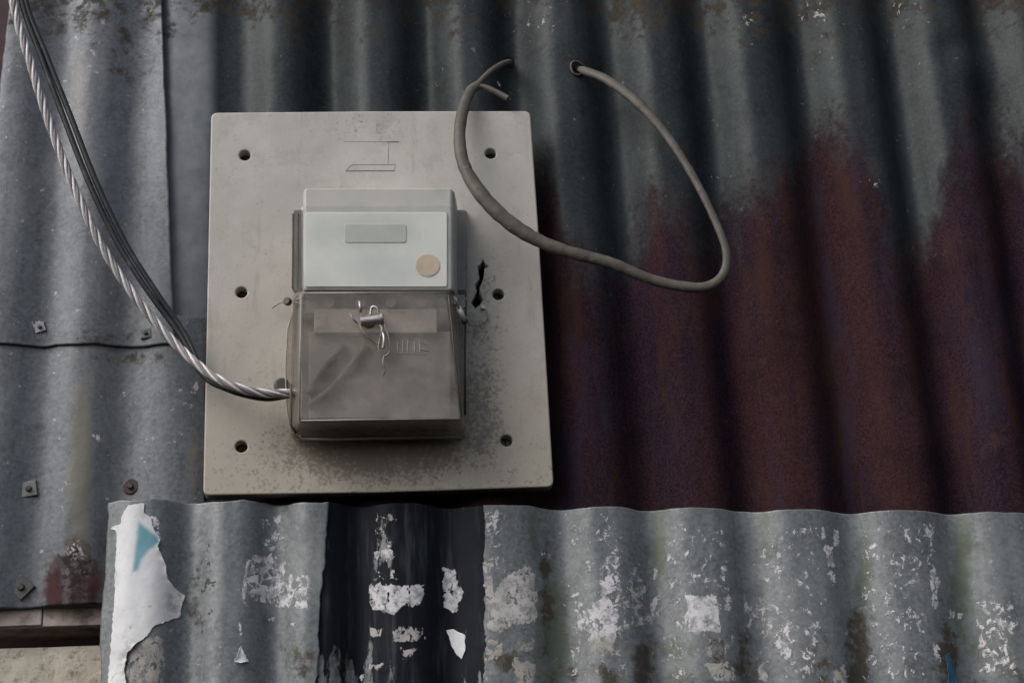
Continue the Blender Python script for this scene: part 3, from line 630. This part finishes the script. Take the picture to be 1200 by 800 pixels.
# terminal block inside the cover
b = MB(); b.pbox(362, 388, 528, 490, D1 + .012, YF - .001); b.build('terminal_block', M_inner, meter, bevel=.001)
b = MB(); b.pbox(358, 346, 524, 366, D1 + .014, YF - .002); b.build('terminal_recess', M_innerd, meter)
b = MB(); b.pbox(368, 362, 512, 390, D1 + .007, D1 + .02); ts = b.build('terminal_strip', M_strip, meter, bevel=.0008)
for k in range(4):
    b = MB(); c = P(386 + 36 * k, 356, D1 + .010); b.disc(c, (0, -1, 0), .0042, .003, 16); b.build('terminal_screw', M_innerd, ts)
# terminal cover: sloping box, wide at its foot
rings = [rrect(340, 342, 546, 515, YF - .0006, 9, 6, 3, -4), rrect(339, 341, 546, 512, YF - .014, 9, 6, 5, -6), rrect(343, 341, 545, 506, YF - .020, 8, 6, 7, -10),
         rrect(349, 342, 543, 497, D2 + .007, 6, 6, 2, -14), rrect(350, 342, 541.5, 493, D2 + .001, 5, 6, 1, -16), rrect(353, 344, 539, 490.5, D2, 4, 6, 1, -16)]
b = MB(); b.loft(rings, cap0=False); tcov = b.build('terminal_cover', M_cover, meter, bevel=0)
tcov.modifiers.new('shell', 'SOLIDIFY').thickness = .0012
M_rib = plain('cover_edge', (.25, .235, .22), (.32, .30, .28), .4, 0, 100, .1, (.18, .16, .145), .3)
M_seam = plain('dirt_in_seam', (.05, .042, .036), (.09, .078, .068), .8)
b = MB(); b.tube([P(352, 343.5, D2 + .001), P(526, 342.5, D2 + .001)], .0007, 8); b.build('top_edge', M_rib, tcov, smooth_=True)
b = MB(); b.tube([P(353, 346, D2 + .0005), P(351.5, 420, D2), P(351, 492, D2 + .0005)], .0005, 8); b.build('side_edge', M_rib, tcov, smooth_=True)
b = MB(); b.tube([P(525.5, 346, D2 + .0005), P(533, 420, D2), P(541, 489, D2 + .0005)], .0006, 8); b.build('side_edge', M_seam, tcov, smooth_=True)
b = MB(); b.tube([P(353, 492.6, D2 - .0001), P(440, 491.5, D2 - .0002), P(540, 490.6, D2 - .0001)], .0006, 8); b.build('bottom_edge', M_rib, tcov, smooth_=True)
b = MB(); b.tube([P(348, 514, YF - .0135), P(390, 515, YF - .0145), P(448, 513.5, YF - .0145), P(541, 511.5, YF - .0135)], .0009, 8); b.build('bottom_lip', M_rib, tcov, smooth_=True)
sk = [(353, 348), (344, 356), (337, 382), (334.5, 430), (336, 482), (342, 507), (353, 514)]
b = MB(); b.loft([[P(u, v, YF - .0006) for u, v in sk], [P(u, v, YF - .0175) for u, v in sk], [P(u + (2 if u < 350 else 0), v, YF - .0195) for u, v in sk]], cap0=False); b.build('side_skirt', M_cover, tcov)
b = MB(); b.tube([P(344, 362, YF - .018), P(337, 385, YF - .020), P(334.5, 430, YF - .020), P(336, 480, YF - .020), P(341, 506, YF - .018), P(352, 515, YF - .016)], .0006, 8); b.build('side_edge', M_rib, tcov, smooth_=True)
b = MB(); b.tube([P(341, 450, YF - .024), P(341, 498, YF - .024), P(347, 507, YF - .020)], .0009, 8); b.build('side_edge', M_seam, tcov, smooth_=True)
b = MB(); b.tube([P(546, 352, YF - .014), P(545, 400, YF - .018), P(545, 486, YF - .020)], .0008, 8); b.build('side_edge', M_seam, tcov, smooth_=True)
# unreadable moulded marks on the cover
b = MB()
for k, (u, h) in enumerate(((466, 12), (472, 14), (478, 14), (486, 12), (492, 14))): b.tube([P(u, 412 - h, D2 - .0001), P(u, 412, D2 - .0001)], .0004, 6)
b.tube([P(492, 409, D2 - .0001), P(502, 411, D2 - .0001)], .0005, 6); b.tube([P(494, 401, D2 - .0001), P(500, 403, D2 - .0001)], .0004, 6); b.tube([P(464, 413.5, D2 - .0001), P(500, 415, D2 - .0001)], .0003, 6)
b.build('moulded_marks', M_rib, tcov)
# ghost of cable strands behind the cover: two conductor stubs inside
M_core = plain('inner_conductor', (.14, .13, .12), (.22, .20, .19), .6, .1, 100, .2)
for (p0, p1, p2) in (((362, 462), (376, 435), (404, 405)), ((362, 476), (392, 452), (430, 405))):
    b = MB(); b.tube(spline([P(*p0, D1 + .010), P(*p1, D1 + .008), P(*p2, D1 + .010)], 14)[0], .0030, 10); b.build('inner_wire', M_core, meter, smooth_=True)
# sealing screw in the middle, with wire loops
M_steel = plain('bright_steel', (.36, .34, .33), (.48, .46, .44), .4, .7, 200, .2, (.2, .17, .15))
M_wire = plain('seal_wire', (.16, .14, .13), (.30, .27, .25), .45, .6, 400, .1)
b = MB(); c = P(423, 377, D2 - .0035); e = P(446, 374, D2 - .0045); b.disc(c, tuple(Vector(e) - Vector(c)), .0037, (Vector(e) - Vector(c)).length, 18, .15); b.disc(P(446, 374, D2 - .0045), tuple(Vector(e) - Vector(c)), .0046, .0022, 18, .3)
seal = b.build('sealing_screw', M_steel, meter)
b = MB(); b.disc(P(433, 378, D2 + .002), (0, -1, 0), .0050, .005, 18); b.build('screw_boss', M_rib, seal)
b = MB(); b.tube([P(423, 366, D2 - .0035), P(421.5, 353, D2 - .004)], .0013, 8); b.tube(spline([P(434, 370, D2 - .004), P(436, 360, D2 - .005), P(442, 361, D2 - .006), P(444, 369, D2 - .005)], 16)[0], .0011, 8); b.build('screw_wing', M_steel, seal, smooth_=True)
def wire(pts, r=.0006, parent=seal, mat=None):
    b = MB(); b.tube(spline([P(u, v, y) for u, v, y in pts], 40)[0], r, 7); b.build('seal_wire', mat or M_wire, parent, smooth_=True)
y = D2 - .004
wire([(447, 374, y), (452, 384, y - .002), (456, 398, y - .002), (457, 412, y - .001), (450, 417, y), (444, 410, y), (445, 398, y - .001), (448, 386, y - .003), (444, 379, y)], .0007)
wire([(411, 368, y), (414, 374, y - .001), (420, 380, y), (428, 392, y - .001), (438, 400, y), (446, 404, y)], .0008)
wire([(450, 416, y), (449, 424, y - .001), (451, 434, y), (449, 440, y + .002)], .0006)
wire([(447, 384, y), (450, 396, y - .004), (449, 408, y - .003)], .0011, mat=M_steel)
# side ears and seals
M_black = plain('black_plastic', (.015, .013, .013), (.03, .026, .026), .45)
b = MB(); c = P(338, 354, YF - .010); b.disc(c, (-.4, -1, 0), .0032, .004, 16, .3); ear = b.build('side_screw', M_black, meter, smooth_=False)
wire([(337, 353, YF - .011), (328, 355, YF - .010), (319, 361, YF - .004)], .0005, ear)
b = MB(); b.loft([rrect(344, 346, 366, 360, YF - .020, 4), rrect(345, 347, 365, 359, YF - .026, 4)]); b.build('ear_lug', M_clear, meter)
wire([(346, 352, YF - .028), (354, 349, YF - .03), (364, 352, YF - .03), (356, 357, YF - .029), (347, 354, YF - .028)], .0006, ear)
b = MB(); b.loft([rrect(520, 344, 546, 362, YF - .020, 4), rrect(521, 345, 545, 361, YF - .030, 4)]); b.build('ear_lug', M_clear, meter)
b = MB(); b.disc(P(530, 353, YF - .030), (.1, -1, 0), .0042, .003, 18, .3); es = b.build('side_screw', M_steel, meter)
b = MB(); b.tube([P(537, 360, YF - .032), P(544, 375, YF - .030)], .0023, 12); b.build('seal_tag', plain('pale_tag', (.62, .60, .58), (.70, .68, .66), .4, .2, 200), es, smooth_=True)
b = MB(); b.tube([P(544, 375, YF - .030), P(546, 378.5, YF - .029)], .0026, 12); b.build('tag_end', M_black, es, smooth_=True)
b = MB(); b.disc(P(542, 345, YF - .024), (.2, -1, 0), .0032, .003, 14, .3); b.build('black_stud', M_black, meter)
wire([(516, 350, YF - .034), (523, 347, YF - .036), (533, 352, YF - .036), (538, 361, YF - .034)], .0007, es)
wire([(544, 376, YF - .028), (552, 381, YF - .010), (562, 381, YF - .004), (571, 374, YF - .003), (570, 364, YF - .003)], .0005, es)
b = MB(); b.disc(P(565, 361, YF - .0002), (.3, -1, .1), .0021, .0025, 12, .4); b.build('pale_chip', plain('chip', (.6, .58, .55), (.66, .64, .6), .5), board)
# cable gland at the left foot
b = MB(); b.disc(P(330, 452, YF - .016), (.2, -1, 0), .0062, .004, 16, .5); b.build('entry_plug', plain('plug', (.06, .065, .05), (.10, .10, .085), .7), meter, smooth_=False)

# ------------------------------------------------------------------ service cable (left)
svc = thing('service_cable', 'striped bare aluminium and black service cable hanging from top left into the meter', 'cable', tuple(P(335, 462, YF - .018)))
M_alu = plain('bare_aluminium', (.66, .64, .65), (.80, .78, .80), .5, .1, 120, .5, (.20, .175, .17))
M_alud = plain('dark_aluminium', (.20, .18, .185), (.30, .27, .28), .65, .1, 120, .2)  # darker tone for alternate strands and the centre
M_rub = plain('black_insulation', (.014, .015, .019), (.028, .030, .037), .5, 0, 150, .2, (.09, .09, .09))
path = [(-4, -110, -.075), (15, 2, -.070), (36, 75, -.066), (58, 145, -.062), (88, 222, -.058), (122, 293, -.052), (160, 350, -.048), (200, 397, -.046), (240, 434, -.050), (270, 451, -.053), (300, 459.5, -.050), (322, 461, -.048), (350, 460, -.046)]
cp, cs = spline([list(P(u, v, y)) for u, v, y in path], 420)
def frames(pts):
    out = []; up = None
    for i in range(len(pts)):
        t = Vector(pts[min(i + 1, len(pts) - 1)] - pts[max(i - 1, 0)]).normalized()
        if up is None: up = Vector((0, 1, 0))
        up = (up - t * up.dot(t)).normalized(); out.append((t, up, t.cross(up)))
    return out
fr = frames(cp)
for k in range(6):
    pts = [Vector(cp[i]) + (fr[i][1] * math.cos(a) + fr[i][2] * math.sin(a)) * .0023 for i in range(len(cp)) for a in [2 * math.pi * (cs[i] / .052 + k / 6)]]
    b = MB(); b.tube(pts, .00128, 7); b.build('bare_strand', M_alu if k % 2 else M_alud, svc, smooth_=True)
b = MB(); b.tube(cp, .0017, 7); b.build('centre_strand', M_alud, svc, smooth_=True)
for off, tw, r in (((17, -6), 0, .0023), ((25, -8), 1.2, .0023)):
    ctrl = []
    for i, (u, v, y) in enumerate(path):
        t = min(1, max(0, (300 - u) / 150)) * (.55 + .45 * min(1, max(0, v / 140))); f_ = t if u < 240 else t * .6
        du, dv = off[0] * f_ + 0 * tw, off[1] * f_
        if 210 < u < 330: du, dv = (-2 if off[0] < 20 else 0), (5.5 if off[0] < 20 else 4)
        ctrl.append(list(P(u + du, v + dv, y + (.0022 if u < 200 else .0045) + (.001 if tw else 0))))
    sp_, _ = spline(ctrl, 160); b = MB(); b.tube(sp_, r, 10); b.build('insulated_core', M_rub, svc, smooth_=True)

# ------------------------------------------------------------------ loop of old cable (right)
loop_ = thing('cable_loop', 'loop of old grey brown cable coming from a hole, its end split', 'cable', tuple(P(677, 81, 0)))
n = NT('old_cable_sheath', .6); co = n.co()
c = n.mix(n.rng(n.noise(co, 40, 4, .6), .35, .65), (.070, .062, .051), (.108, .096, .082)); c = n.mix(n.rng(n.noise(co, 150, 5, .7), .5, .7, 0, .7), c, (.05, .042, .035)); c = n.mix(n.rng(n.noise(co, 90, 4, .6), .66, .74, 0, .8), c, (.22, .205, .18))
n.set('Base Color', c); n.bump(n.noise(co, 120, 5, .7), .5, .0015); M_sheath = n.m
L = [(672, 79, .014, 5.5), (676, 80, .002, 5.8), (688, 84, -.014, 6.3), (712, 94, -.028, 6.6), (745, 118, -.040, 6.4), (778, 154, -.048, 6.0), (808, 200, -.054, 5.2), (834, 248, -.058, 5.0), (850, 292, -.060, 5.2), (848, 320, -.060, 5.8), (832, 335, -.060, 6.4), (806, 337, -.060, 6.6), (765, 327, -.060, 6.6), (715, 309, -.061, 7.4), (660, 293, -.062, 8.0), (620, 276, -.062, 9.0), (588, 254, -.062, 9.6), (562, 226, -.060, 9.2), (545, 195, -.056, 8.4), (539, 165, -.050, 7.6), (542, 132, -.040, 7.2), (552, 108, -.032, 6.6), (560, 99, -.028, 5.4)]
pl, ls = spline([list(P(u + random.Random(u).uniform(-1, 1), v + random.Random(v).uniform(-1, 1), y)) + [r / 1540] for u, v, y, r in L], 240)
nz_ = [1 + .08 * (vn(np.array([s_ * 60]), np.array([2.0]))[0] - .5) + .10 * (vn(np.array([s_ * 190]), np.array([7.0]))[0] - .5) for s_ in ls]
b = MB(); b.tube(pl[:, :3], pl[:, 3] * np.array(nz_), 16, flat=[.72] * len(pl)); b.build('sheath', M_sheath, loop_, smooth_=True)
M_corea = plain('core_insulation', (.055, .048, .046), (.10, .088, .08), .6, 0, 120, .3)
b = MB(); q, _ = spline([P(555, 106, -.030), P(562, 97, -.027), P(574, 85, -.020), (P(586, 77, -.008)), P(595, 73.5, .004), P(598, 73, .014)], 40); b.tube(q, .0028, 10); b.build('core', M_corea, loop_, smooth_=True)
b = MB(); q, _ = spline([P(555, 105, -.029), P(565, 102, -.028), P(580, 107.5, -.030), P(596, 116, -.033)], 30); b.tube(q, .0026, 10); b.build('core', M_corea, loop_, smooth_=True, label='shorter core bent down with a cut end')
b = MB(); b.tube([P(595, 115.6, -.0328), P(599.5, 117.6, -.0338)], .0011, 8); b.build('cut_conductor', plain('tarnished_copper', (.12, .06, .035), (.2, .10, .06), .5, .7), loop_, smooth_=True)
b = MB(); b.tube([P(583, 96, -.012), P(586, 101, -.018)], .0006, 6); b.build('loose_strand', M_steel, loop_)
# torn lip of the hole in the sheet
M_lip = plain('hole_lip', (.07, .05, .05), (.13, .095, .085), .6, .3, 200, .4)
yh = float(prof_up(np.array([P(677, 81, 0)[0]]), np.array([P(677, 81, 0)[2]]))[0]); c = P(677, 81, yh); ring = []
for k in range(31):
    a_ = 2 * math.pi * k / 30; rr = .0064 * (1 + .07 * math.sin(3 * a_ + 1)); x, z = c[0] + rr * math.cos(a_), c[2] + rr * math.sin(a_)
    ring.append((x, float(prof_up(np.array([x]), np.array([z]))[0]) - .0008, z))
b = MB(); b.tube(ring, .0011, 8, caps=False); b.build('hole_lip', M_lip, rusted, smooth_=True)
